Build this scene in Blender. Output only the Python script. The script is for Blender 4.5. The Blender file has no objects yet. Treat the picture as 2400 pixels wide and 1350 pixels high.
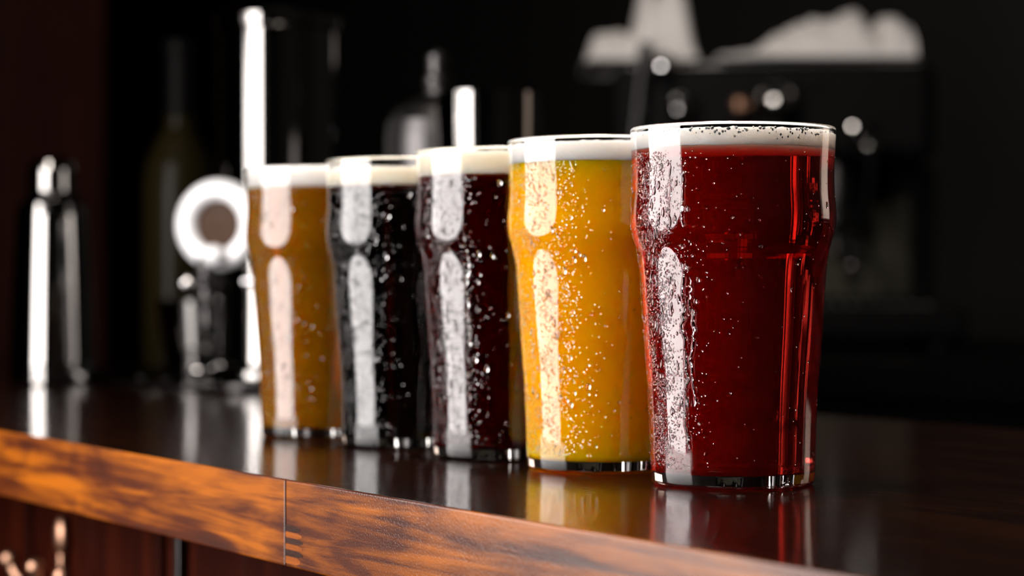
import bpy, bmesh, math, random
from mathutils import Vector, Matrix, noise
random.seed(7)
PI = math.pi
sc = bpy.context.scene
COL = sc.collection

# ------------------------------------------------------------------ camera
CZ = 0.0817                      # lens height above the counter top
cam = bpy.data.cameras.new('camera')
cam.lens = 75.0; cam.sensor_width = 36.0
cam.shift_y = 10 / 2400
cam.clip_start = 0.02; cam.clip_end = 60
cam.dof.use_dof = True
cam.dof.focus_distance = 0.872
cam.dof.aperture_fstop = 6.4
cam.dof.aperture_blades = 9
camo = bpy.data.objects.new('camera', cam); COL.objects.link(camo)
camo.location = (0, 0, CZ); camo.rotation_euler = (PI/2, 0, 0)
sc.camera = camo

# ------------------------------------------------------------------ world and lights
w = bpy.data.worlds.new('world'); sc.world = w; w.use_nodes = True
w.node_tree.nodes['Background'].inputs[0].default_value = (0.9, 0.8, 0.75, 1)
w.node_tree.nodes['Background'].inputs[1].default_value = 0.0008

def area(name, loc, target, sx, sy, power, color, shape='RECTANGLE', spread=180):
    l = bpy.data.lights.new(name, 'AREA'); l.shape = shape; l.spread = math.radians(spread)
    l.size = sx; l.size_y = sy; l.energy = power; l.color = color
    o = bpy.data.objects.new(name, l); COL.objects.link(o)
    o.location = loc
    d = Vector(target) - Vector(loc)
    o.rotation_euler = d.to_track_quat('-Z', 'Y').to_euler()
    return o
# tall window-like softbox on the guests' side, left of the bar
area('softbox_left', (-0.86, 0.88, 0.27), (0.2, 0.88, 0.27), 0.86, 0.94, 29.0, (1.0, 0.95, 0.93), 'ELLIPSE')
# smaller warm box behind the bar on the right
area('softbox_right', (1.22, 1.56, 0.34), (0.1, 0.95, 0.10), 0.38, 0.5, 0.19, (1.0, 0.76, 0.62), 'RECTANGLE', 62)
# added fill light, high on the guests' side, brightens beers and edge board
area('fill_high_left', (-0.75, -0.15, 1.55), (0.0, 1.05, 0.08), 0.6, 0.6, 20.0, (1.0, 0.92, 0.85))
# added overhead fill above the frame, brightens the foam heads
area('fill_overhead', (-0.02, 1.05, 1.15), (-0.02, 1.05, 0.0), 0.30, 0.30, 4.5, (1.0, 0.9, 0.8), 'DISK', 100)

# added fill above the frame, brightens the towels and knobs at the back
area('fill_back_bar', (-0.25, 2.15, 1.5), (0.38, 3.02, 0.38), 0.22, 0.22, 0.95, (1.0, 0.92, 0.86), 'DISK', 70)

vs = sc.view_settings
vs.view_transform = 'Standard'; vs.look = 'None'; vs.gamma = 1.0; vs.use_curve_mapping = False
vs.exposure = 0.0
cy = sc.cycles
cy.use_denoising = True
cy.use_adaptive_sampling = True; cy.adaptive_threshold = 0.02
cy.max_bounces = 14; cy.transmission_bounces = 13; cy.glossy_bounces = 5
cy.transparent_max_bounces = 16; cy.diffuse_bounces = 3
cy.caustics_refractive = True; cy.caustics_reflective = False
cy.blur_glossy = 0.3
cy.sample_clamp_indirect = 8.0

# ------------------------------------------------------------------ helpers
def at(px, py, D):
    """pixel of the 2400x1350 frame at distance D -> world point"""
    return Vector(((px - 1200) / 5000 * D, D, CZ - (py - 685) / 5000 * D))

def link(name, me, mat, parent=None):
    if mat is not None:
        for m in (mat if isinstance(mat, (list, tuple)) else [mat]): me.materials.append(m)
    o = bpy.data.objects.new(name, me); COL.objects.link(o)
    if parent is not None: o.parent = parent
    return o

def obj(name, bm, mat, parent=None, smooth=True, angle=40):
    me = bpy.data.meshes.new(name)
    bmesh.ops.recalc_face_normals(bm, faces=bm.faces)
    if smooth:
        for f in bm.faces: f.smooth = not f.tag
        ca = math.radians(angle)
        for e in bm.edges:
            if len(e.link_faces) == 2 and e.calc_face_angle(0) > ca: e.smooth = False
    bm.to_mesh(me); bm.free()
    return link(name, me, mat, parent)

def tag(o, label, cat=None, group=None, kind=None):
    if label: o['label'] = label
    if cat: o['category'] = cat
    if group: o['group'] = group
    if kind: o['kind'] = kind
    return o

def thing(name, loc, rz=0, label=None, cat=None, group=None, kind=None):
    o = bpy.data.objects.new(name, None); COL.objects.link(o)
    o.empty_display_size = 0.02
    o.location = loc; o.rotation_euler = (0, 0, rz)
    return tag(o, label, cat, group, kind)

def lathe(bm, prof, seg=64, M=None):
    """prof: list of (r, z); r==0 closes on the axis"""
    M = M or Matrix.Identity(4)
    rings = []
    for r, z in prof:
        if r < 1e-7: rings.append([bm.verts.new(M @ Vector((0, 0, z)))])
        else: rings.append([bm.verts.new(M @ Vector((r*math.cos(2*PI*k/seg), r*math.sin(2*PI*k/seg), z))) for k in range(seg)])
    for a, b in zip(rings, rings[1:]):
        for k in range(seg):
            k2 = (k+1) % seg
            if len(a) == 1 and len(b) == 1: continue
            if len(a) == 1: bm.faces.new((a[0], b[k2], b[k]))
            elif len(b) == 1: bm.faces.new((a[k], a[k2], b[0]))
            else: bm.faces.new((a[k], a[k2], b[k2], b[k]))
    return rings

def box(bm, x0, x1, y0, y1, z0, z1, bev=0.0, seg=2, M=None):
    M = M or Matrix.Identity(4)
    t = bmesh.new()
    bmesh.ops.create_cube(t, size=1)
    for v in t.verts:
        v.co = Vector(((x0+x1)/2 + v.co.x*(x1-x0), (y0+y1)/2 + v.co.y*(y1-y0), (z0+z1)/2 + v.co.z*(z1-z0)))
    if bev: bmesh.ops.bevel(t, geom=list(t.edges), offset=bev, segments=seg, profile=0.5, affect='EDGES')
    mp = {}
    for v in t.verts: mp[v] = bm.verts.new(M @ v.co)
    for f in t.faces: bm.faces.new([mp[v] for v in f.verts]).tag = True
    t.free()

def tube(bm, pts, rad, seg=12, caps=True):
    """swept circle; rad a number or one per point"""
    pts = [Vector(p) for p in pts]; n = len(pts)
    if not hasattr(rad, '__len__'): rad = [rad]*n
    rings = []; up = None
    for i, p in enumerate(pts):
        d = (pts[min(i+1, n-1)] - pts[max(i-1, 0)]).normalized()
        if up is None:
            up = Vector((0, 0, 1)) if abs(d.z) < .9 else Vector((1, 0, 0))
        s = d.cross(up).normalized(); up = s.cross(d).normalized()
        rings.append([bm.verts.new(p + rad[i]*(math.cos(2*PI*k/seg)*s + math.sin(2*PI*k/seg)*up)) for k in range(seg)])
    for a, b in zip(rings, rings[1:]):
        for k in range(seg): bm.faces.new((a[k], a[(k+1) % seg], b[(k+1) % seg], b[k]))
    if caps:
        bm.faces.new(list(reversed(rings[0]))); bm.faces.new(rings[-1])

def ball(bm, c, r, u=16, v=10, sc_=(1, 1, 1)):
    M = Matrix.Translation(Vector(c)) @ Matrix.Diagonal((*sc_, 1))
    lathe(bm, [(r*math.sin(PI*i/v) if 0 < i < v else 0, -r*math.cos(PI*i/v)) for i in range(v+1)], u, M)

def torus(bm, M, R, r, u=64, v=16):
    g = []
    for i in range(u):
        a = 2*PI*i/u
        g.append([bm.verts.new(M @ Vector(((R+r*math.cos(2*PI*k/v))*math.cos(a), (R+r*math.cos(2*PI*k/v))*math.sin(a), r*math.sin(2*PI*k/v)))) for k in range(v)])
    for i in range(u):
        for k in range(v):
            bm.faces.new((g[i][k], g[(i+1) % u][k], g[(i+1) % u][(k+1) % v], g[i][(k+1) % v]))

def aim(loc, direction):
    """matrix with +Z along direction"""
    return Matrix.Translation(Vector(loc)) @ Vector(direction).to_track_quat('Z', 'Y').to_matrix().to_4x4()

# ------------------------------------------------------------------ materials
def new_mat(name):
    m = bpy.data.materials.new(name); m.use_nodes = True
    nt = m.node_tree
    return m, nt, nt.nodes['Principled BSDF'], nt.nodes['Material Output']

def pmat(name, color, rough=0.5, metal=0.0, spec=0.5, coat=0.0, bump=0.0, bscale=200.0, var=0.0, aniso=0.0):
    m, nt, b, out = new_mat(name)
    b.inputs['Base Color'].default_value = (*color, 1)
    b.inputs['Roughness'].default_value = rough; b.inputs['Metallic'].default_value = metal
    b.inputs['Specular IOR Level'].default_value = spec; b.inputs['Coat Weight'].default_value = coat
    tc = nt.nodes.new('ShaderNodeTexCoord')
    n = nt.nodes.new('ShaderNodeTexNoise'); n.inputs['Scale'].default_value = bscale; n.inputs['Detail'].default_value = 4
    nt.links.new(tc.outputs['Object'], n.inputs['Vector'])
    if bump:
        bp = nt.nodes.new('ShaderNodeBump'); bp.inputs['Strength'].default_value = bump; bp.inputs['Distance'].default_value = 0.001
        nt.links.new(n.outputs['Fac'], bp.inputs['Height']); nt.links.new(bp.outputs['Normal'], b.inputs['Normal'])
    if var:
        mx = nt.nodes.new('ShaderNodeMix'); mx.data_type = 'RGBA'
        mx.inputs[6].default_value = (*[c*(1-var) for c in color], 1); mx.inputs[7].default_value = (*[min(1, c*(1+var)) for c in color], 1)
        nt.links.new(n.outputs['Fac'], mx.inputs[0]); nt.links.new(mx.outputs[2], b.inputs['Base Color'])
    return m

def wood(name, dark, mid, light, gscale, axis=0, rough=0.25, coat=0.6, fine=0.25, contrast=(0.3, 0.52, 0.72), finescale=900.0, blotch=6.0, coatrough=0.08, grain=0.25, spec=0.5):
    """planed, stained and varnished wood; grain runs along object axis"""
    m, nt, b, out = new_mat(name)
    N = nt.nodes.new; L = nt.links.new
    tc = N('ShaderNodeTexCoord')
    mp = N('ShaderNodeMapping'); s = [gscale*22]*3; s[axis] = gscale; mp.inputs['Scale'].default_value = s
    L(tc.outputs['Object'], mp.inputs['Vector'])
    n1 = N('ShaderNodeTexNoise'); n1.inputs['Scale'].default_value = 1.0; n1.inputs['Detail'].default_value = 6; n1.inputs['Roughness'].default_value = 0.62; n1.inputs['Distortion'].default_value = 0.6
    L(mp.outputs['Vector'], n1.inputs['Vector'])
    mp2 = N('ShaderNodeMapping'); s2 = [blotch*4]*3; s2[axis] = blotch; mp2.inputs['Scale'].default_value = s2
    L(tc.outputs['Object'], mp2.inputs['Vector'])
    n2 = N('ShaderNodeTexNoise'); n2.inputs['Scale'].default_value = 1.0; n2.inputs['Detail'].default_value = 3; n2.inputs['Distortion'].default_value = 1.2
    L(mp2.outputs['Vector'], n2.inputs['Vector'])
    add = N('ShaderNodeMix'); add.data_type = 'FLOAT'; add.inputs[0].default_value = 0.4
    L(n1.outputs['Fac'], add.inputs[2]); L(n2.outputs['Fac'], add.inputs[3])
    cr = N('ShaderNodeValToRGB'); e = cr.color_ramp.elements
    e[0].position = contrast[0]; e[0].color = (*dark, 1); e[1].position = contrast[2]; e[1].color = (*light, 1)
    k = e.new(contrast[1]); k.color = (*mid, 1)
    L(add.outputs[0], cr.inputs['Fac']); L(cr.outputs['Color'], b.inputs['Base Color'])
    b.inputs['Roughness'].default_value = rough; b.inputs['Coat Weight'].default_value = coat; b.inputs['Coat Roughness'].default_value = coatrough
    n3 = N('ShaderNodeTexNoise'); n3.inputs['Scale'].default_value = finescale; n3.inputs['Detail'].default_value = 2
    L(tc.outputs['Object'], n3.inputs['Vector'])
    bs = N('ShaderNodeBump'); bs.inputs['Strength'].default_value = fine; bs.inputs['Distance'].default_value = 0.0006
    L(n3.outputs['Fac'], bs.inputs['Height'])
    bs2 = N('ShaderNodeBump'); bs2.inputs['Strength'].default_value = grain; b.inputs['Specular IOR Level'].default_value = spec; bs2.inputs['Distance'].default_value = 0.0008
    L(n1.outputs['Fac'], bs2.inputs['Height']); L(bs.outputs['Normal'], bs2.inputs['Normal'])
    L(bs2.outputs['Normal'], b.inputs['Normal']); L(bs2.outputs['Normal'], b.inputs['Coat Normal'])
    return m

def glass_mat(name, ior=1.5, rough=0.0, color=(1, 1, 1)):
    m, nt, b, out = new_mat(name)
    g = nt.nodes.new('ShaderNodeBsdfGlass'); g.inputs['IOR'].default_value = ior; g.inputs['Roughness'].default_value = rough
    g.inputs['Color'].default_value = (*color, 1)
    nt.links.new(g.outputs[0], out.inputs['Surface']); nt.nodes.remove(b)
    return m

def beer_mat(name, haze_color, haze, absorb, density, radius=(0.02, 0.008, 0.002), sss=1.0, tint=(1, 1, 1)):
    """clear liquid with an absorbing body, mixed with a cloudy scattering share"""
    m, nt, b, out = new_mat(name)
    L = nt.links.new
    g = nt.nodes.new('ShaderNodeBsdfRefraction'); g.inputs['IOR'].default_value = 1.34; g.inputs['Roughness'].default_value = 0.0
    g.inputs['Color'].default_value = (*tint, 1)
    b.inputs['Base Color'].default_value = (*haze_color, 1)
    b.inputs['Roughness'].default_value = 0.9; b.inputs['Specular IOR Level'].default_value = 0.0
    b.inputs['Subsurface Weight'].default_value = sss; b.inputs['Subsurface Radius'].default_value = radius
    b.inputs['Subsurface Scale'].default_value = 1.0
    mx = nt.nodes.new('ShaderNodeMixShader'); mx.inputs[0].default_value = haze
    L(g.outputs[0], mx.inputs[1]); L(b.outputs[0], mx.inputs[2]); L(mx.outputs[0], out.inputs['Surface'])
    if haze < 0.99:
        va = nt.nodes.new('ShaderNodeVolumeAbsorption'); va.inputs['Color'].default_value = (*absorb, 1); va.inputs['Density'].default_value = density
        L(va.outputs[0], out.inputs['Volume'])
    return m

def foam_mat(name, color):
    m, nt, b, out = new_mat(name)
    L = nt.links.new
    b.inputs['Base Color'].default_value = (*color, 1); b.inputs['Roughness'].default_value = 0.7
    b.inputs['Subsurface Weight'].default_value = 0.9; b.inputs['Subsurface Radius'].default_value = (0.018, 0.015, 0.013); b.inputs['Subsurface Scale'].default_value = 1.0
    tc = nt.nodes.new('ShaderNodeTexCoord')
    v = nt.nodes.new('ShaderNodeTexVoronoi'); v.inputs['Scale'].default_value = 900
    L(tc.outputs['Object'], v.inputs['Vector'])
    v2 = nt.nodes.new('ShaderNodeTexVoronoi'); v2.inputs['Scale'].default_value = 2200
    L(tc.outputs['Object'], v2.inputs['Vector'])
    ad = nt.nodes.new('ShaderNodeMath'); ad.operation = 'ADD'; L(v.outputs['Distance'], ad.inputs[0]); L(v2.outputs['Distance'], ad.inputs[1])
    bp = nt.nodes.new('ShaderNodeBump'); bp.inputs['Strength'].default_value = 0.35; bp.inputs['Distance'].default_value = 0.0005; bp.invert = True
    L(ad.outputs[0], bp.inputs['Height']); L(bp.outputs['Normal'], b.inputs['Normal'])
    return m

M = {}
M['glass'] = glass_mat('clear_glass', 1.5)
M['water'] = glass_mat('water_drops', 1.33)
M['top'] = wood('dark_varnished_wood', (0.003, 0.0008, 0.0004), (0.010, 0.0025, 0.0008), (0.03, 0.008, 0.002), 7.0, 0, rough=0.3, coat=0.75, fine=0.08, finescale=450, coatrough=0.04, grain=0.05, spec=0.05)
M['edge'] = wood('amber_stained_pine', (0.006, 0.0012, 0.0005), (0.05, 0.0085, 0.0005), (0.24, 0.062, 0.0008), 6.0, 0, rough=0.5, coat=0.35, spec=0.08, grain=0.12, fine=0.22, contrast=(0.31, 0.45, 0.60), finescale=1100, blotch=9.0, coatrough=0.1)
M['finger_dark'] = wood('dark_end_grain', (0.006, 0.0012, 0.0006), (0.018, 0.004, 0.001), (0.05, 0.012, 0.002), 9.0, 0, rough=0.5, spec=0.08, coat=0.12, fine=0.3, coatrough=0.16)
M['finger_light'] = wood('light_end_grain', (0.07, 0.012, 0.001), (0.2, 0.048, 0.001), (0.3, 0.08, 0.002), 9.0, 0, rough=0.5, spec=0.08, coat=0.12, fine=0.3, coatrough=0.16)
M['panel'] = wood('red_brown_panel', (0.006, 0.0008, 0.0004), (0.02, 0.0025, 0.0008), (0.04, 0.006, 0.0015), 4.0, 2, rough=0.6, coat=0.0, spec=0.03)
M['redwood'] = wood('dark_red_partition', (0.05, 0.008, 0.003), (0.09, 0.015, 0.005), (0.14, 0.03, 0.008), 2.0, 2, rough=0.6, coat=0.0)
M['chrome'] = pmat('polished_steel', (0.82, 0.8, 0.78), 0.06, 1.0, bump=0.01, bscale=60)
M['darkchrome'] = pmat('dark_polished_steel', (0.35, 0.34, 0.34), 0.08, 1.0, bump=0.01, bscale=60)
M['tin'] = pmat('black_chrome', (0.26, 0.25, 0.24), 0.07, 1.0, bump=0.01, bscale=60)
M['smoke'] = pmat('smoked_steel', (0.07, 0.066, 0.066), 0.38, 1.0, bump=0.03, bscale=200)
M['brushed'] = pmat('brushed_steel', (0.5, 0.48, 0.46), 0.28, 1.0, bump=0.05, bscale=300)
M['brass'] = pmat('brass', (0.42, 0.23, 0.15), 0.36, 1.0, bump=0.02, bscale=200)
M['ring_white'] = pmat('white_as_reflection', (0.9, 0.9, 0.92), 0.2, 0.0, coat=0.5, bump=0.01)  # white colour stands in for softbox reflections on the chrome ring and knob
M['brown'] = pmat('brown_badge', (0.04, 0.015, 0.004), 0.5, 0.0, spec=0.15, var=0.2, bscale=60)
M['black'] = pmat('black_plastic', (0.003, 0.0026, 0.0025), 0.5, 0.0, spec=0.08, bump=0.02)
M['blackgloss'] = pmat('black_glazed', (0.006, 0.005, 0.006), 0.06, 0.0, coat=1.0)
M['cloth'] = pmat('white_cotton', (0.88, 0.83, 0.79), 0.9, 0.0, bump=0.4, bscale=1500, var=0.08)
M['darkglass'] = pmat('dark_bottle_glass', (0.014, 0.010, 0.003), 0.3, 0.0, spec=0.12)
M['olive'] = pmat('olive_steel', (0.05, 0.045, 0.03), 0.45, 0.6, var=0.2)
M['wall'] = pmat('grey_plaster', (0.045, 0.04, 0.037), 0.85, 0.0, bump=0.2, bscale=30, var=0.15)
M['ceil'] = pmat('dark_ceiling', (0.02, 0.018, 0.017), 0.9, 0.0, bump=0.1)
M['floor'] = wood('dark_floor_boards', (0.01, 0.005, 0.003), (0.02, 0.009, 0.005), (0.035, 0.016, 0.008), 2.0, 0, rough=0.5, coat=0.0)

# ------------------------------------------------------------------ bar frame: local x along the edge (towards the right front), local y into the counter
P0 = Vector((-0.1033, 0.939, 0)); BA = math.atan2(-0.85, 0.527)
BM = Matrix.Translation(P0) @ Matrix.Rotation(BA, 4, 'Z')
FLOOR = -1.05
def bar(x, y, z=0): return BM @ Vector((x, y, z))
def tobar(p): return BM.inverted() @ Vector(p)

# ------------------------------------------------------------------ room shell (aligned with the bar)
def slab(name, x0, x1, y0, y1, z0, z1, mat, label=None, cat=None):
    bm = bmesh.new(); box(bm, x0, x1, y0, y1, z0, z1, 0.0)
    o = obj(name, bm, mat, None, smooth=False); o.matrix_world = BM.copy()
    return tag(o, label, cat, kind='structure')
slab('floor', -6.2, 3.2, -3.2, 3.6, FLOOR-0.1, FLOOR, M['floor'], 'dark wooden floor of the bar room', 'floor')
slab('ceiling', -6.2, 3.2, -3.2, 3.6, 1.75, 1.85, M['ceil'], 'dark ceiling above the bar', 'ceiling')
slab('wall_back', -6.2, 3.2, 2.9, 3.0, FLOOR, 1.75, M['wall'], 'dark grey plaster wall behind the espresso machine', 'wall')
slab('wall_right', 3.0, 3.1, -3.1, 2.9, FLOOR, 1.75, M['wall'], 'dark grey wall at the near end of the bar', 'wall')
slab('wall_left', -6.1, -6.0, -3.1, 2.9, FLOOR, 1.75, M['ceil'], 'black wall at the far end of the bar', 'wall')
slab('wall_front', -6.2, 3.2, -3.1, -3.0, FLOOR, 1.75, M['ceil'], 'dark wall on the guests side', 'wall')

# red-brown partition at the far left, its end facing the camera
e = tobar(at(246, 300, 4.0))
pt = thing('wall_partition', (0, 0, 0), 0, 'dark red-brown wooden partition behind the steel flask', 'wall', kind='structure')
pt.matrix_world = BM.copy()
for k in range(5):
    bm = bmesh.new(); box(bm, e.x-0.03, e.x, e.y-0.205*(k+1)+0.002, e.y-0.205*k, FLOOR, 1.75, 0.004)
    obj('board', bm, M['redwood'], pt)
# faces square on to the room: a return board so that the end reads as a wide flat face
for k in range(4):
    bm = bmesh.new(); box(bm, e.x-0.03-0.2*(k+1), e.x-0.032-0.2*k, e.y-0.03, e.y, FLOOR, 1.75, 0.004)
    obj('board', bm, M['redwood'], pt)

# ------------------------------------------------------------------ the bar counter
SEAM = 0.008; XL, XR = -2.4, 1.6; DEPTH = 0.52; TH = 0.038
bc = thing('bar_counter', P0, BA, 'long wooden bar counter with dark glossy top and amber edge', 'counter')
bm = bmesh.new(); box(bm, XL, XR, 0.02221, DEPTH, -TH, 0.0); obj('counter_top', bm, M['top'], bc)
def edge_board(x0, x1):
    bm = bmesh.new(); box(bm, x0, x1, 0.0, 0.0222, -TH, 0.0)
    fe = [e for e in bm.edges if all(v.co.y < 0.001 for v in e.verts)]
    bmesh.ops.bevel(bm, geom=fe, offset=0.0010, segments=3, profile=0.5, affect='EDGES')
    for f in bm.faces: f.tag = True
    for f in bm.faces:
        f.normal_update()
        f.material_index = 1 if f.normal.z > 0.9 else 0
    o = obj('edge_board', bm, [M['edge'], M['top']], bc)
    return o
edge_board(XL, SEAM-0.00022); edge_board(SEAM+0.00022, XR)
# interlocking fingers of the joint, right of the seam
fz = [-0.0195, -0.0225, -0.0252, -0.0278, -0.0304, -0.0332, -0.0366]
for k in range(6):
    ln = [0.0148, 0.0165, 0.0172, 0.0168, 0.0172, 0.015][k]
    bm = bmesh.new()
    z1, z0 = fz[k]-0.00015, fz[k+1]+0.00015; mz = (z0+z1)/2; q = 0.35
    pr = [(SEAM+0.0006, z0), (SEAM+ln*0.75, z0), (SEAM+ln, mz-(mz-z0)*q), (SEAM+ln, mz+(z1-mz)*q), (SEAM+ln*0.75, z1), (SEAM+0.0006, z1)]
    va = [bm.verts.new((x, -0.00012, z)) for x, z in pr]; vb = [bm.verts.new((x, 0.003, z)) for x, z in pr]
    bm.faces.new(va); bm.faces.new(list(reversed(vb)))
    for i in range(6): bm.faces.new((va[i], vb[i], vb[(i+1) % 6], va[(i+1) % 6]))
    obj('joint_finger', bm, M['finger_dark'] if k % 2 == 0 else M['finger_light'], bc, smooth=False)
bm = bmesh.new(); box(bm, SEAM-0.0003, SEAM+0.0003, -0.00008, 0.006, -TH+0.0006, -0.0008, 0); obj('joint_filler', bm, M['black'], bc, smooth=False)
# recessed front of vertical boards and a plinth
x = XL + 0.05; k = 0
while x < XR - 0.08:
    wd = 0.118
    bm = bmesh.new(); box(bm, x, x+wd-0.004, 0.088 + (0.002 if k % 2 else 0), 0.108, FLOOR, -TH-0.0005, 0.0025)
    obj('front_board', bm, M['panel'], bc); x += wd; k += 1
bm = bmesh.new(); box(bm, XL+0.05, XR-0.05, 0.11, 0.12, FLOOR, -TH-0.0005, 0); obj('backing', bm, M['black'], bc, smooth=False)
bm = bmesh.new(); box(bm, XL+0.05, XR-0.05, DEPTH-0.06, DEPTH-0.04, FLOOR, -TH-0.0005, 0); obj('rear_panel', bm, M['black'], bc, smooth=False)
# a slim steel strip on the front boards
s = tobar(at(497, 1330, 1.26))
bm = bmesh.new(); box(bm, s.x-0.0035, s.x+0.0035, 0.0835, 0.0885, -0.6, -TH-0.004, 0.001); obj('cover_strip', bm, M['smoke'], bc)

# ------------------------------------------------------------------ triple brass hook under the counter
hk = thing('coat_hook', bar(-0.57, 0.0885, -0.085), BA, 'brass triple coat hook under the counter edge', 'hook')
hp = tobar(at(204, 1252, 1.426)); hk.location = bar(hp.x, 0.0885, hp.z)
bm = bmesh.new(); ball(bm, (0, -0.003, 0.0), 1.0, 24, 14, (0.0075, 0.005, 0.0135)); obj('backplate', bm, M['brass'], hk)
bm = bmesh.new(); tube(bm, [(0, -0.003, -0.012), (0, -0.003, -0.03), (0, -0.005, -0.036)], [0.003, 0.0035, 0.004]); obj('stem', bm, M['brass'], hk)
for dx in (-0.052, 0.0, 0.052):
    bm = bmesh.new()
    P = []
    for i in range(13):
        t = i/12; a = PI*0.95*t
        P.append((dx*(1-math.cos(a))/2*1.0, -0.005 - 0.016*(1-math.cos(a))/2, -0.030 - 0.012*math.sin(a) + 0.012*t*t))
    tube(bm, P, [0.0034]*13, 10); ar = obj('hook_arm', bm, M['brass'], hk)
    bm = bmesh.new(); ball(bm, P[-1], 0.0062); obj('ball_end', bm, M['brass'], ar)

# ------------------------------------------------------------------ pint glasses
OUT = [(0.0335, 0.0), (0.0343, 0.0007), (0.03475, 0.002), (0.0350, 0.006), (0.0355, 0.024), (0.0364, 0.0425), (0.0378, 0.0607), (0.0389, 0.077), (0.0395, 0.087),
       (0.0402, 0.0945), (0.0412, 0.1000), (0.0424, 0.1045), (0.0433, 0.1080), (0.0438, 0.1120), (0.0438, 0.1155), (0.0435, 0.1195), (0.0431, 0.1246), (0.0430, 0.1320), (0.0433, 0.1400), (0.0436, 0.1460), (0.0438, 0.1500)]
def catmull(P, n):
    R = []
    for i in range(len(P)-1):
        p0, p1, p2, p3 = P[max(i-1, 0)], P[i], P[i+1], P[min(i+2, len(P)-1)]
        for k in range(n):
            t = k/n
            R.append(tuple(0.5*((2*p1[j]) + (-p0[j]+p2[j])*t + (2*p0[j]-5*p1[j]+4*p2[j]-p3[j])*t*t + (-p0[j]+3*p1[j]-3*p2[j]+p3[j])*t**3) for j in (0, 1)))
    R.append(P[-1]); return R
OUTER = OUT[:3] + catmull(OUT[3:], 4)
def r_out(z):
    for (r0, z0), (r1, z1) in zip(OUTER, OUTER[1:]):
        if z0 <= z <= z1: return r0 + (r1-r0)*(z-z0)/max(1e-9, z1-z0)
    return OUTER[-1][0]
FL = 0.0056
def wallt(z): return 0.0022 - 0.0007*min(1, max(0, z/0.15))
def r_in(z): return r_out(z) - wallt(z)
RIM = 0.1515
def glass_profile():
    p = [(0, 0.0011), (0.026, 0.0011), (0.0305, 0.0006), (0.0322, 0.0)] + OUTER
    ro = OUTER[-1][0]; ri = r_in(0.15)
    c = (ro+ri)/2; h = (ro-ri)/2
    for i in range(1, 8):
        a = PI*i/8
        p.append((c + h*math.cos(a), 0.1500 + 0.0015*math.sin(a)))
    zs = [0.15 - k*(0.15-FL-0.0025)/60 for k in range(61)]
    p += [(r_in(z), z) for z in zs]
    rb = r_in(FL+0.0025)
    for i in range(1, 7):
        a = PI/2*i/6
        p.append((rb - 0.0025*(1-math.cos(a)), FL + 0.0025*(1-math.sin(a))))
    p += [(0.02, FL), (0, FL)]
    return p
def beer_profile(ztop):
    g = 0.00012
    p = [(0, FL-g), (0.02, FL-g), (r_in(FL+0.0025)-0.0025+g*.4, FL-g)]
    rb = r_in(FL+0.0025)
    for i in range(5, -1, -1):
        a = PI/2*i/6
        p.append((rb - 0.0025*(1-math.cos(a)) + g, FL + 0.0025*(1-math.sin(a))))
    n = 60
    p += [(r_in(FL+0.0025+(ztop-FL-0.0025)*k/n)+g, FL+0.0025+(ztop-FL-0.0025)*k/n) for k in range(1, n+1)]
    p.append((0, ztop)); return p

def make_foam(zf, zt, mat, parent, seed, dome=0.0):
    """head of foam: ragged underside line, pitted top"""
    bm = bmesh.new(); seg = 128; g = 0.0002
    rows = []
    nside = 6
    for i in range(nside+1):
        t = i/nside; row = []
        for k in range(seg):
            a = 2*PI*k/seg; c, s = math.cos(a), math.sin(a)
            lo = zf + 0.0004*noise.noise(Vector((c*30+seed, s*30, 0))) - 0.0004
            hi = zt + 0.0006*noise.noise(Vector((c*14+seed, s*14, 3))) + 0.0004*noise.noise(Vector((c*60+seed, s*60, 5)))
            z = lo + (hi-lo)*t
            r = r_in(min(z, 0.15)) + g if t < 0.95 else r_in(min(z, 0.15)) - 0.0002
            row.append(bm.verts.new((r*c, r*s, z)))
        rows.append(row)
    for q in range(1, 7):
        row = []
        for k in range(seg):
            a = 2*PI*k/seg; c, s = math.cos(a), math.sin(a)
            f = 1 - q/7.0
            r = r_in(zt)*f
            z = zt + dome*(1-f*f) + 0.0008*noise.noise(Vector((c*r*400+seed, s*r*400, 3)))
            row.append(bm.verts.new((r*c, r*s, z)))
        rows.append(row)
    for a_, b_ in zip(rows, rows[1:]):
        for k in range(seg): bm.faces.new((a_[k], a_[(k+1) % seg], b_[(k+1) % seg], b_[k]))
    bm.faces.new(rows[-1]); bm.faces.new(list(reversed(rows[0])))
    return obj('foam', bm, mat, parent, angle=80)

def drop(V, F, phi, z, rx, rz, h, nseg=8, rings=(1.0, 0.93, 0.62), wob=0.0):
    """a closed water bead sitting on the outside of the glass; phi measured from the camera side (-Y) towards -X"""
    b0 = len(V)
    def P(u, v, hh):
        zz = min(max(z + v, 0.001), 0.1495); ro = r_out(zz) + 0.00003 + hh
        a = phi + u/r_out(zz)
        return (-ro*math.sin(a), -ro*math.cos(a), zz)
    hs = (0.0, 0.45, 0.85)
    wv = [1 + wob*random.uniform(-1, 1) for _ in range(nseg)]
    for rr, hh in zip(rings, hs):
        for k in range(nseg):
            an = 2*PI*k/nseg
            V.append(P(rx*rr*wv[k]*math.cos(an), rz*rr*wv[k]*math.sin(an) - rz*0.15*hh, h*hh))
    V.append(P(0, -rz*0.2, h))
    V.append(P(0, 0, 0))
    n = nseg
    for a in range(2):
        for k in range(n):
            F.append((b0+a*n+k, b0+a*n+(k+1) % n, b0+(a+1)*n+(k+1) % n, b0+(a+1)*n+k))
    for k in range(n):
        F.append((b0+2*n+k, b0+2*n+(k+1) % n, b0+3*n))
        F.append((b0+(k+1) % n, b0+k, b0+3*n+1))

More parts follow.
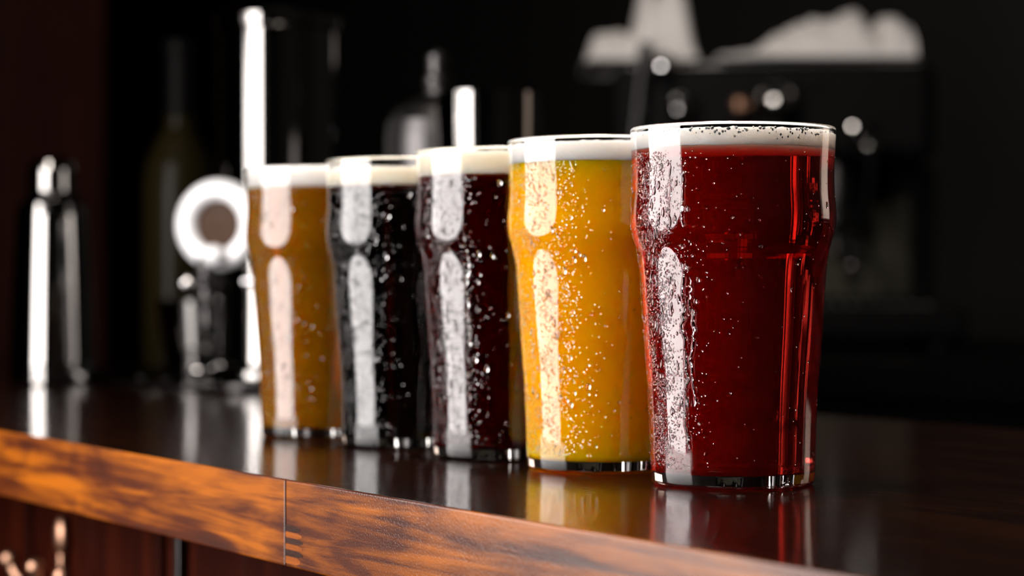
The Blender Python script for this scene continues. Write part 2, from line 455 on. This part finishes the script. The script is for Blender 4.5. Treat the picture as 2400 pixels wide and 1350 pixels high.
def rivulet(V, F, phi, z0, z1, wdt, h):
    """a run of water down the glass, a flattened closed strip"""
    n = max(8, int((z0-z1)/0.0009)); b0 = len(V); cs = 6
    sd = random.uniform(0, 100)
    for i in range(n+1):
        t = i/n; z = z0 + (z1-z0)*t
        off = 0.0026*noise.noise(Vector((z*110, sd, 0))) + 0.0010*noise.noise(Vector((z*420, sd, 1)))
        ww = wdt*(0.6 + 0.5*noise.noise(Vector((z*300, sd, 7))) + 0.5*(t > 0.93)) * min(1, 0.25+6*t, 0.25+8*(1-t))
        for k in range(cs):
            u = -1 + 2*k/(cs-1); hh = h*(1-u*u)
            ro = r_out(z) + 0.00003 + hh; a = phi + (off + u*ww)/r_out(z)
            V.append((-ro*math.sin(a), -ro*math.cos(a), z))
    for i in range(n):
        for k in range(cs-1):
            F.append((b0+i*cs+k, b0+i*cs+k+1, b0+(i+1)*cs+k+1, b0+(i+1)*cs+k))
        F.append((b0+i*cs+cs-1, b0+i*cs, b0+(i+1)*cs, b0+(i+1)*cs+cs-1))
    F.append(tuple(b0+k for k in range(cs))); F.append(tuple(b0+n*cs+k for k in reversed(range(cs))))

def condensation(parent, count, big, runs, zmax, seed, fine=1.0, mu=1.02, sig=0.19):
    random.seed(seed); V = []; F = []
    placed = 0; tries = 0
    while placed < count and tries < count*20:
        tries += 1
        u = random.random()
        if u < 0.72: phi = random.gauss(mu, sig)
        elif u < 0.92: phi = random.gauss(1.6, 0.5)
        else: phi = random.uniform(-PI, PI)
        z = random.uniform(0.008, zmax)
        if noise.noise(Vector((phi*6+seed, z*90, seed))) < random.uniform(-0.55, 0.2): continue
        r = (0.00016 + 0.00026*random.random()**2)*fine
        if random.random() < 0.12: r *= 1.6
        drop(V, F, phi, z, r, r*random.uniform(1.0, 1.6), r*0.5, 6, wob=0.15); placed += 1
    for _ in range(big):
        phi = random.gauss(mu-0.1, sig) if random.random() < 0.9 else random.uniform(-2.2, 2.6)
        z = random.uniform(0.03, zmax-0.004)
        r = random.uniform(0.0005, 0.00105)
        drop(V, F, phi, z, r, r*random.uniform(1.2, 2.3), r*0.42, 9, wob=0.22)
    for phi, z0, z1, wd in runs: rivulet(V, F, phi, z0, z1, wd, 0.00028)
    me = bpy.data.meshes.new('condensation'); me.from_pydata(V, [], F); me.validate()
    bm = bmesh.new(); bm.from_mesh(me); bmesh.ops.recalc_face_normals(bm, faces=bm.faces)
    for f in bm.faces: f.smooth = True
    bm.to_mesh(me); bm.free()
    o = link('condensation', me, M['water'], parent); o['kind'] = 'stuff'
    o['label'] = 'clear water droplets beaded on the glass'

def head_bubbles(parent, zf, zt, n, seed):
    random.seed(seed); bm = bmesh.new()
    for _ in range(n):
        a = random.gauss(-0.25, 0.5); z = zt - abs(random.gauss(0, 0.25))*(zt-zf)
        r = random.uniform(0.0003, 0.0008); R = r_in(z) - r*0.35
        ball(bm, (-R*math.sin(a), -R*math.cos(a), z), r, 8, 6)
    o = obj('foam_bubbles', bm, FOAM1, parent); o['kind'] = 'stuff'

FOAM1 = foam_mat('white_foam', (0.93, 0.88, 0.83)); FOAM2 = foam_mat('cream_foam', (0.88, 0.80, 0.65))
BEER = {
 'red': beer_mat('red_ale', (0.36, 0.003, 0.0001), 0.34, (0.92, 0.10, 0.0), 66, (0.09, 0.004, 0.001)),
 'hazy': beer_mat('hazy_orange_beer', (1.0, 0.39, 0.0015), 1.0, (1, .5, .1), 0, (0.034, 0.02, 0.002)),
 'brown': beer_mat('dark_brown_beer', (0.06, 0.0005, 0.0002), 0.4, (0.62, 0.03, 0.0), 160, (0.01, 0.002, 0.001)),
 'stout': beer_mat('black_stout', (0.003, 0.002, 0.0015), 0.6, (0.62, 0.12, 0.0), 150, (0.002, 0.001, 0.001)),
 'gold': beer_mat('golden_lager', (0.30, 0.11, 0.001), 0.62, (0.9, 0.5, 0.02), 60, (0.03, 0.012, 0.002)),
}
prof_bm = bmesh.new(); lathe(prof_bm, glass_profile(), 128)
bmesh.ops.recalc_face_normals(prof_bm, faces=prof_bm.faces)
for f in prof_bm.faces: f.smooth = True
glass_me = bpy.data.meshes.new('glass_body'); prof_bm.to_mesh(glass_me); prof_bm.free(); glass_me.materials.append(M['glass'])

PINTS = [
 # x, y, beer, foam bottom, foam top, foam material, dome, drops, big drops, runs, label
 (0.0943, 0.912, 'red', 0.1423, 0.1490, FOAM1, 0.0, 5800, 120,
  [(0.74, 0.136, 0.108, 0.0009), (0.66, 0.094, 0.016, 0.0012), (0.60, 0.132, 0.108, 0.0007), (0.57, 0.088, 0.034, 0.0010)],
  'pint glass of clear deep red ale, nearest to the camera'),
 (0.0418, 0.987, 'hazy', 0.1407, 0.1488, FOAM1, 0.0, 5000, 80, [], 'pint glass of cloudy bright orange beer beside the red ale'),
 (-0.0042, 1.0625, 'brown', 0.1388, 0.1494, FOAM2, 0.0, 3200, 90, [(0.45, 0.11, 0.06, 0.0009)], 'pint glass of dark red-brown beer, middle of the row'),
 (-0.0556, 1.139, 'stout', 0.1375, 0.1462, FOAM2, 0.0006, 3200, 70, [], 'pint glass of black stout beside the golden lager'),
 (-0.1078, 1.217, 'gold', 0.1405, 0.1500, FOAM1, 0.002, 1600, 40, [], 'pint glass of golden lager, farthest from the camera'),
]
for i, (x, y, beer, zf, zt, fm, dome, nd, nb, runs, lab) in enumerate(PINTS):
    g = thing('pint_glass', (x, y, 0.0002), 0, lab, 'beer glass', 'pints of beer in a row on the bar')
    o = bpy.data.objects.new('glass_body', glass_me); COL.objects.link(o); o.parent = g
    bm = bmesh.new(); lathe(bm, beer_profile(zf), 128); obj('beer', bm, BEER[beer], g, angle=60)
    make_foam(zf, zt, fm, g, i*7.3, dome)
    condensation(g, nd, nb, runs, 0.140, i+3, fine=1.0, mu=1.02 if i == 0 else 0.86, sig=0.19 if i == 0 else 0.27)
    if i == 0: head_bubbles(g, zf, zt, 90, 5)

# ------------------------------------------------------------------ drip tray let onto the counter
TY0, TY1, TX0, TX1 = 0.298, 0.474, -1.16, -0.73
dt = thing('drip_tray', bar(-0.95, 0.386), BA, 'low perforated steel drip tray in front of the beer tap', 'tray')
ox, oy = -0.95, 0.386
bm = bmesh.new(); box(bm, TX0-ox, TX1-ox, TY0-oy, TY1-oy, 0.0002, 0.0025, 0.0006); obj('pan', bm, M['black'], dt)
bm = bmesh.new()
for a in ((TX0-ox, TX1-ox, TY0-oy, TY0-oy+0.004), (TX0-ox, TX1-ox, TY1-oy-0.004, TY1-oy), (TX0-ox, TX0-ox+0.004, TY0-oy+0.004, TY1-oy-0.004), (TX1-ox-0.004, TX1-ox, TY0-oy+0.004, TY1-oy-0.004)):
    box(bm, *a, 0.0026, 0.0075, 0.0008)
obj('rim', bm, M['darkchrome'], dt)
bm = bmesh.new()
nx = int((TX1-TX0-0.012)/0.010)
for i in range(nx):
    xx = TX0-ox+0.008+i*0.010
    box(bm, xx, xx+0.003, TY0-oy+0.006, TY1-oy-0.006, 0.0042, 0.0056)
for j in range(14):
    yy = TY0-oy+0.012+j*0.0117
    box(bm, TX0-ox+0.006, TX1-ox-0.006, yy, yy+0.003, 0.0056, 0.0066)
tag(obj('grille', bm, M['darkchrome'], dt, smooth=False), 'fine wire mesh of the tray', kind='stuff')
ZT = 0.0067

# ------------------------------------------------------------------ beer tap on the tray
tp = at(650, 0, 1.85); tp.z = ZT
tw = thing('beer_tap', tp, 0, 'chrome beer tap column with round white badge beside the farthest pint', 'beer tap')
bm = bmesh.new()
lathe(bm, [(0, 0), (0.058, 0), (0.0595, 0.002), (0.0595, 0.008), (0.0535, 0.0125), (0.0505, 0.014), (0.0495, 0.06), (0.0505, 0.2), (0.0512, 0.292), (0.0512, 0.300), (0, 0.300)], 72)
obj('column', bm, M['tin'], tw)
bm = bmesh.new()
lathe(bm, [(0, 0.3002), (0.0535, 0.3002), (0.0548, 0.302), (0.0548, 0.311), (0.0530, 0.3145), (0.045, 0.3185), (0.025, 0.3225), (0, 0.324)], 72)
obj('top_cap', bm, M['tin'], tw)
rc = at(512, 527, 1.74); dirv = Vector((rc.x-tp.x, rc.y-tp.y, 0)).normalized()
lc = rc - tp
fdir = Vector((-0.30, -0.955, 0)).normalized()
bm = bmesh.new()
start = Vector((dirv.x*0.047, dirv.y*0.047, lc.z)); endp = lc - fdir*0.018
tube(bm, [start, start.lerp(endp, 0.5), endp], [0.015, 0.014, 0.0135], 24); obj('shank', bm, M['chrome'], tw)
bm = bmesh.new(); torus(bm, aim(lc, fdir), 0.0285, 0.0088, 72, 24); rg = obj('badge_ring', bm, M['ring_white'], tw)
bm = bmesh.new(); lathe(bm, [(0, -0.017), (0.018, -0.017), (0.021, -0.010), (0.0215, -0.004), (0.019, -0.001), (0, 0.0005)], 48, aim(lc, fdir)); obj('badge_face', bm, M['brown'], rg)
kb = lc + fdir*0.015 + Vector((0.003, 0, -0.0255))
bm = bmesh.new(); ball(bm, kb, 0.0088, 24, 16); obj('knob', bm, M['ring_white'], tw)
# nozzle: stacked collars below the badge
nz = Vector((lc.x-0.009, lc.y, 0))
bm = bmesh.new()
lathe(bm, [(0, 0.045), (0.0065, 0.045), (0.0075, 0.049), (0.0062, 0.053), (0.0058, 0.062), (0.009, 0.0645), (0.0095, 0.067), (0.0075, 0.070), (0.0072, 0.078), (0.011, 0.081), (0.0115, 0.085), (0.0085, 0.089), (0.0085, 0.105), (0, 0.105)], 32, Matrix.Translation(nz))
obj('nozzle', bm, M['smoke'], tw)
bm = bmesh.new(); tube(bm, [nz+Vector((0.0, 0, 0.080)), nz+Vector((-0.016, -0.004, 0.082))], 0.004, 12); ball(bm, nz+Vector((-0.0165, -0.004, 0.082)), 0.0065); obj('lever', bm, M['darkchrome'], tw)
bm = bmesh.new(); tube(bm, [nz+Vector((0.03, 0, 0.083)), nz+Vector((0.05, -0.004, 0.085))], 0.004, 12); ball(bm, nz+Vector((0.05, -0.004, 0.085)), 0.006); obj('side_valve', bm, M['darkchrome'], tw)

# ------------------------------------------------------------------ small things round the tap
def lathe_thing(name, loc, parts, label, cat, rz=0, seg=56):
    t = thing(name, loc, rz, label, cat)
    for nm, prof, mat in parts:
        bm = bmesh.new(); lathe(bm, prof, seg); obj(nm, bm, mat, t)
    return t
cp = at(480, 0, 2.0); cp.z = ZT
lathe_thing('tasting_cup', cp, [
  ('cup_body', [(0, 0), (0.034, 0), (0.0365, 0.003), (0.040, 0.03), (0.0448, 0.066), (0.0452, 0.068), (0.0435, 0.068), (0.039, 0.032), (0.035, 0.006), (0, 0.005)], M['tin']),
  ('foot_ring', [(0.0342, -0.0003), (0.0372, 0.0002), (0.0378, 0.003), (0.0372, 0.0045), (0.0365, 0.003), (0.0342, -0.0003)], M['darkchrome'])],
  'dark polished tapered cup standing on the drip tray', 'cup')
fp = at(122, 0, 1.90); fp.z = 0.0002
lathe_thing('shaker_flask', fp, [
  ('body', [(0, 0), (0.036, 0), (0.0375, 0.002), (0.0378, 0.02), (0.0350, 0.09), (0.0318, 0.150), (0.0300, 0.159), (0.024, 0.164), (0, 0.164)], M['tin']),
  ('collar', [(0, 0.1641), (0.0235, 0.1641), (0.0240, 0.166), (0.0225, 0.169), (0, 0.169)], M['darkchrome']),
  ('cap', [(0, 0.1691), (0.0205, 0.1691), (0.0212, 0.171), (0.0208, 0.190), (0.0190, 0.197), (0.013, 0.2005), (0, 0.2015)], M['tin'])],
  'polished steel flask with a rounded cap at the far left', 'shaker')
bp = at(420, 0, 2.19); bp.z = 0.0002
lathe_thing('wine_bottle', bp, [
  ('bottle_glass', [(0, 0), (0.034, 0), (0.0365, 0.003), (0.0365, 0.19), (0.034, 0.212), (0.024, 0.235), (0.0155, 0.250), (0.0145, 0.262), (0.0145, 0.30), (0, 0.30)], M['darkglass']),
  ('capsule', [(0.0147, 0.262), (0.0152, 0.262), (0.0152, 0.325), (0.0165, 0.327), (0.0165, 0.338), (0.0150, 0.340), (0, 0.340)], M['black'])],
  'tall dark wine bottle standing behind the tap badge', 'bottle')
b2 = at(1026, 0, 1.70); b2.z = 0.0002
lathe_thing('squat_bottle', b2, [
  ('bottle_glass', [(0, 0), (0.038, 0), (0.041, 0.004), (0.0415, 0.205), (0.040, 0.217), (0.033, 0.227), (0.020, 0.234), (0.0105, 0.239), (0.0095, 0.245), (0, 0.245)], M['smoke']),
  ('pourer', [(0, 0.2451), (0.0098, 0.2451), (0.0115, 0.247), (0.0112, 0.252), (0.0078, 0.255), (0.0085, 0.262), (0.0085, 0.270), (0.0060, 0.273), (0, 0.274)], M['smoke'])],
  'dark steel bottle with a narrow pourer behind the brown beer', 'bottle')
b3 = at(1146, 0, 1.61); b3.z = 0.0002
lathe_thing('mixing_tin', b3, [
  ('tin_body', [(0, 0), (0.030, 0), (0.0325, 0.002), (0.0345, 0.05), (0.0375, 0.13), (0.0392, 0.215), (0.0392, 0.2306), (0, 0.2306)], M['tin']),
  ('base_ring', [(0.0322, 0.0012), (0.0336, 0.002), (0.0342, 0.012), (0.0328, 0.013), (0.0322, 0.0012)], M['darkchrome'])],
  'polished steel tin with a bright round top behind the middle pints', 'shaker')

# ------------------------------------------------------------------ back counter
BY0, BY1 = 1.25, 2.2
bk = thing('back_counter', bar(0, 0, FLOOR), BA, 'black back counter carrying the espresso machine', 'counter')
bm = bmesh.new(); box(bm, -2.6, 1.3, BY0, BY1, -0.04-FLOOR, -0.0-FLOOR, 0.004); obj('counter_top', bm, M['black'], bk)
for k in range(6):
    bm = bmesh.new(); box(bm, -2.55+k*0.63, -2.55+k*0.63+0.62, BY0+0.03, BY1-0.02, 0.0, -0.041-FLOOR, 0.002); obj('cabinet_body', bm, M['black'], bk)

# ------------------------------------------------------------------ espresso machine
EO = Vector((0.385, 3.1, 0.0002)); ER = -0.12
em = thing('espresso_machine', EO, ER, 'black espresso machine with chrome fittings on the back counter', 'coffee machine')
def part(name, mat, fn, parent=em, **k):
    bm = bmesh.new(); fn(bm); return obj(name, bm, mat, parent, **k)
part('base', M['black'], lambda b: box(b, -0.235, 0.255, -0.2, 0.2, 0.018, 0.062, 0.008))
for fx in (-0.2, 0.22):
    for fy in (-0.165, 0.165):
        part('foot', M['black'], lambda b: lathe(b, [(0, 0), (0.018, 0), (0.019, 0.004), (0.016, 0.0185), (0, 0.0185)], 20, Matrix.Translation((fx, fy, 0))))
part('drip_grate', M['brushed'], lambda b: [box(b, -0.2+i*0.02, -0.2+i*0.02+0.008, -0.19, -0.02, 0.0622, 0.066, 0.001) for i in range(21)])
part('back_body', M['black'], lambda b: box(b, -0.225, 0.225, 0.0, 0.2, 0.0622, 0.262, 0.006))
part('backsplash', M['olive'], lambda b: box(b, -0.19, 0.19, -0.004, -0.0002, 0.075, 0.22, 0.001))
part('top_body', M['black'], lambda b: box(b, -0.23, 0.215, -0.17, 0.2, 0.2625, 0.395, 0.018, 3))
part('cup_tray', M['brushed'], lambda b: box(b, -0.21, 0.195, -0.14, 0.18, 0.3955, 0.400, 0.001))
part('side_post', M['smoke'], lambda b: tube(b, [(-0.180, -0.184, 0.425), (-0.220, -0.184, 0.067)], 0.0095, 16))
def group(gx):
    g = part('group_head', M['smoke'], lambda b: lathe(b, [(0, 0.2), (0.03, 0.2), (0.034, 0.204), (0.034, 0.225), (0.029, 0.2625), (0, 0.2625)], 32, Matrix.Translation((gx, -0.11, 0))))
    p = part('portafilter', M['smoke'], lambda b: (lathe(b, [(0, 0.160), (0.008, 0.160), (0.012, 0.166), (0.030, 0.176), (0.032, 0.1995), (0, 0.1995)], 32, Matrix.Translation((gx, -0.11, 0))), tube(b, [(gx, -0.11, 0.165), (gx, -0.113, 0.150), (gx, -0.118, 0.138)], 0.006, 12)))
    part('handle', M['black'], lambda b: tube(b, [(gx+0.01, -0.138, 0.188), (gx+0.02, -0.18, 0.186), (gx+0.03, -0.25, 0.176)], [0.009, 0.012, 0.014], 16), p)
group(-0.115); group(0.08)
for (px, py, r) in ((1592, 252, 0.020), (1735, 248, 0.015), (1818, 242, 0.028), (1552, 150, 0.018)):
    q = at(px, py, 2.9) - EO; q = Matrix.Rotation(-ER, 3, 'Z') @ q
    kn = part('knob', M['chrome'] if px != 1735 else M['brass'], lambda b: ball(b, (q.x, -0.186-r*0.6, q.z), r, 24, 16))
    part('knob_stem', M['black'], lambda b: tube(b, [(q.x, -0.168, q.z), (q.x, -0.188, q.z)], 0.005, 12), kn)
def local(px, py, D):
    return Matrix.Rotation(-ER, 3, 'Z') @ (at(px, py, D) - EO)
a1, a2, a3, a4 = local(2000, 300, 2.87), local(2036, 345, 2.87), local(2012, 540, 2.87), local(1994, 592, 2.87)
part('steam_wand', M['black'], lambda b: tube(b, [a2, a2+Vector((0.004, -0.004, -0.03)), a3+Vector((0.01, 0, 0.03)), a3, a4, a4+Vector((0.004, 0, -0.036))], [0.007, 0.006, 0.005, 0.007, 0.005, 0.004], 14))
for q, r in ((a1, 0.014), (a2, 0.013), (a4, 0.019), (a4+Vector((0.004, 0, -0.036)), 0.011)):
    part('valve_ball', M['chrome'], lambda b: ball(b, q, r, 20, 14))
part('valve_stem', M['black'], lambda b: (tube(b, [a1+Vector((0, 0.008, 0)), (a1.x, -0.165, a1.z)], 0.006, 12), tube(b, [a2+Vector((0, 0.008, 0)), (a2.x, -0.165, a2.z)], 0.006, 12)))
for gx in (-0.03, 0.0, 0.03, 0.055):
    part('button', M['black'], lambda b: ball(b, (gx, -0.1705, 0.365), 0.007, 14, 8, (1, 0.5, 1)))

# ------------------------------------------------------------------ crumpled towels on the machine
def towel(name, x0, x1, y0, y1, zfun, label, nx=60, ny=36, rz=0.0):
    t0 = Vector(((x0+x1)/2, (y0+y1)/2, 0))
    bm = bmesh.new(); g = []
    for j in range(ny+1):
        row = []
        for i in range(nx+1):
            u, v = i/nx, j/ny
            row.append(bm.verts.new((x0+(x1-x0)*u-t0.x, y0+(y1-y0)*v-t0.y, zfun(u, v))))
        g.append(row)
    for j in range(ny):
        for i in range(nx): bm.faces.new((g[j][i], g[j][i+1], g[j+1][i+1], g[j+1][i]))
    o = obj(name, bm, M['cloth'], None, angle=180)
    o.location = (t0.x, t0.y, 0.0)
    m = o.modifiers.new('thickness', 'SOLIDIFY'); m.thickness = 0.005; m.offset = 1
    return tag(o, label, 'towel', 'white cotton towels on the espresso machine')
def bumpf(x, c, s): return math.exp(-((x-c)/s)**2)
def sm(a, b, x):
    t = min(1, max(0, (x-a)/(b-a))); return t*t*(3-2*t)
def z1f(u, v):
    e = math.sin(PI*v)**0.45
    left = 0.040*sm(0.0, 0.12, u)*(1-sm(0.5, 0.62, u)) + 0.014*u
    right = 0.095*sm(0.46, 0.60, u)*(1-sm(0.90, 1.0, u))
    wr = 0.012*noise.noise(Vector((u*7+v*2, v*3, 2))) + 0.006*noise.noise(Vector((u*19, v*7, 4)))
    return 0.4035 + e*max(0.0, left+right+wr*sm(0, 0.1, u)*(1-sm(0.9, 1, u)))
def z2f(u, v):
    e = math.sin(PI*v)**0.45
    hh = 0.004 + 0.066*sm(0.0, 0.72, u) - 0.030*bumpf(u, 0.83, 0.05) - 0.02*sm(0.93, 1.0, u)
    wr = 0.014*noise.noise(Vector((u*9+v*3, v*3, 12))) + 0.006*noise.noise(Vector((u*24-v*5, v*7, 4)))
    d = sm(0.86, 1.0, u)
    return 0.4035 + e*max(0.0, hh+wr*sm(0, 0.15, u))
p1 = at(1366, 0, 2.95); p2 = at(1632, 0, 2.95)
towel('towel', 0.104, 0.256, 2.965, 3.2, z1f, 'white towel heaped into a peak on the left of the espresso machine')
towel('towel', 0.288, 0.556, 2.93, 3.2, z2f, 'long crumpled white towel on the right of the espresso machine')
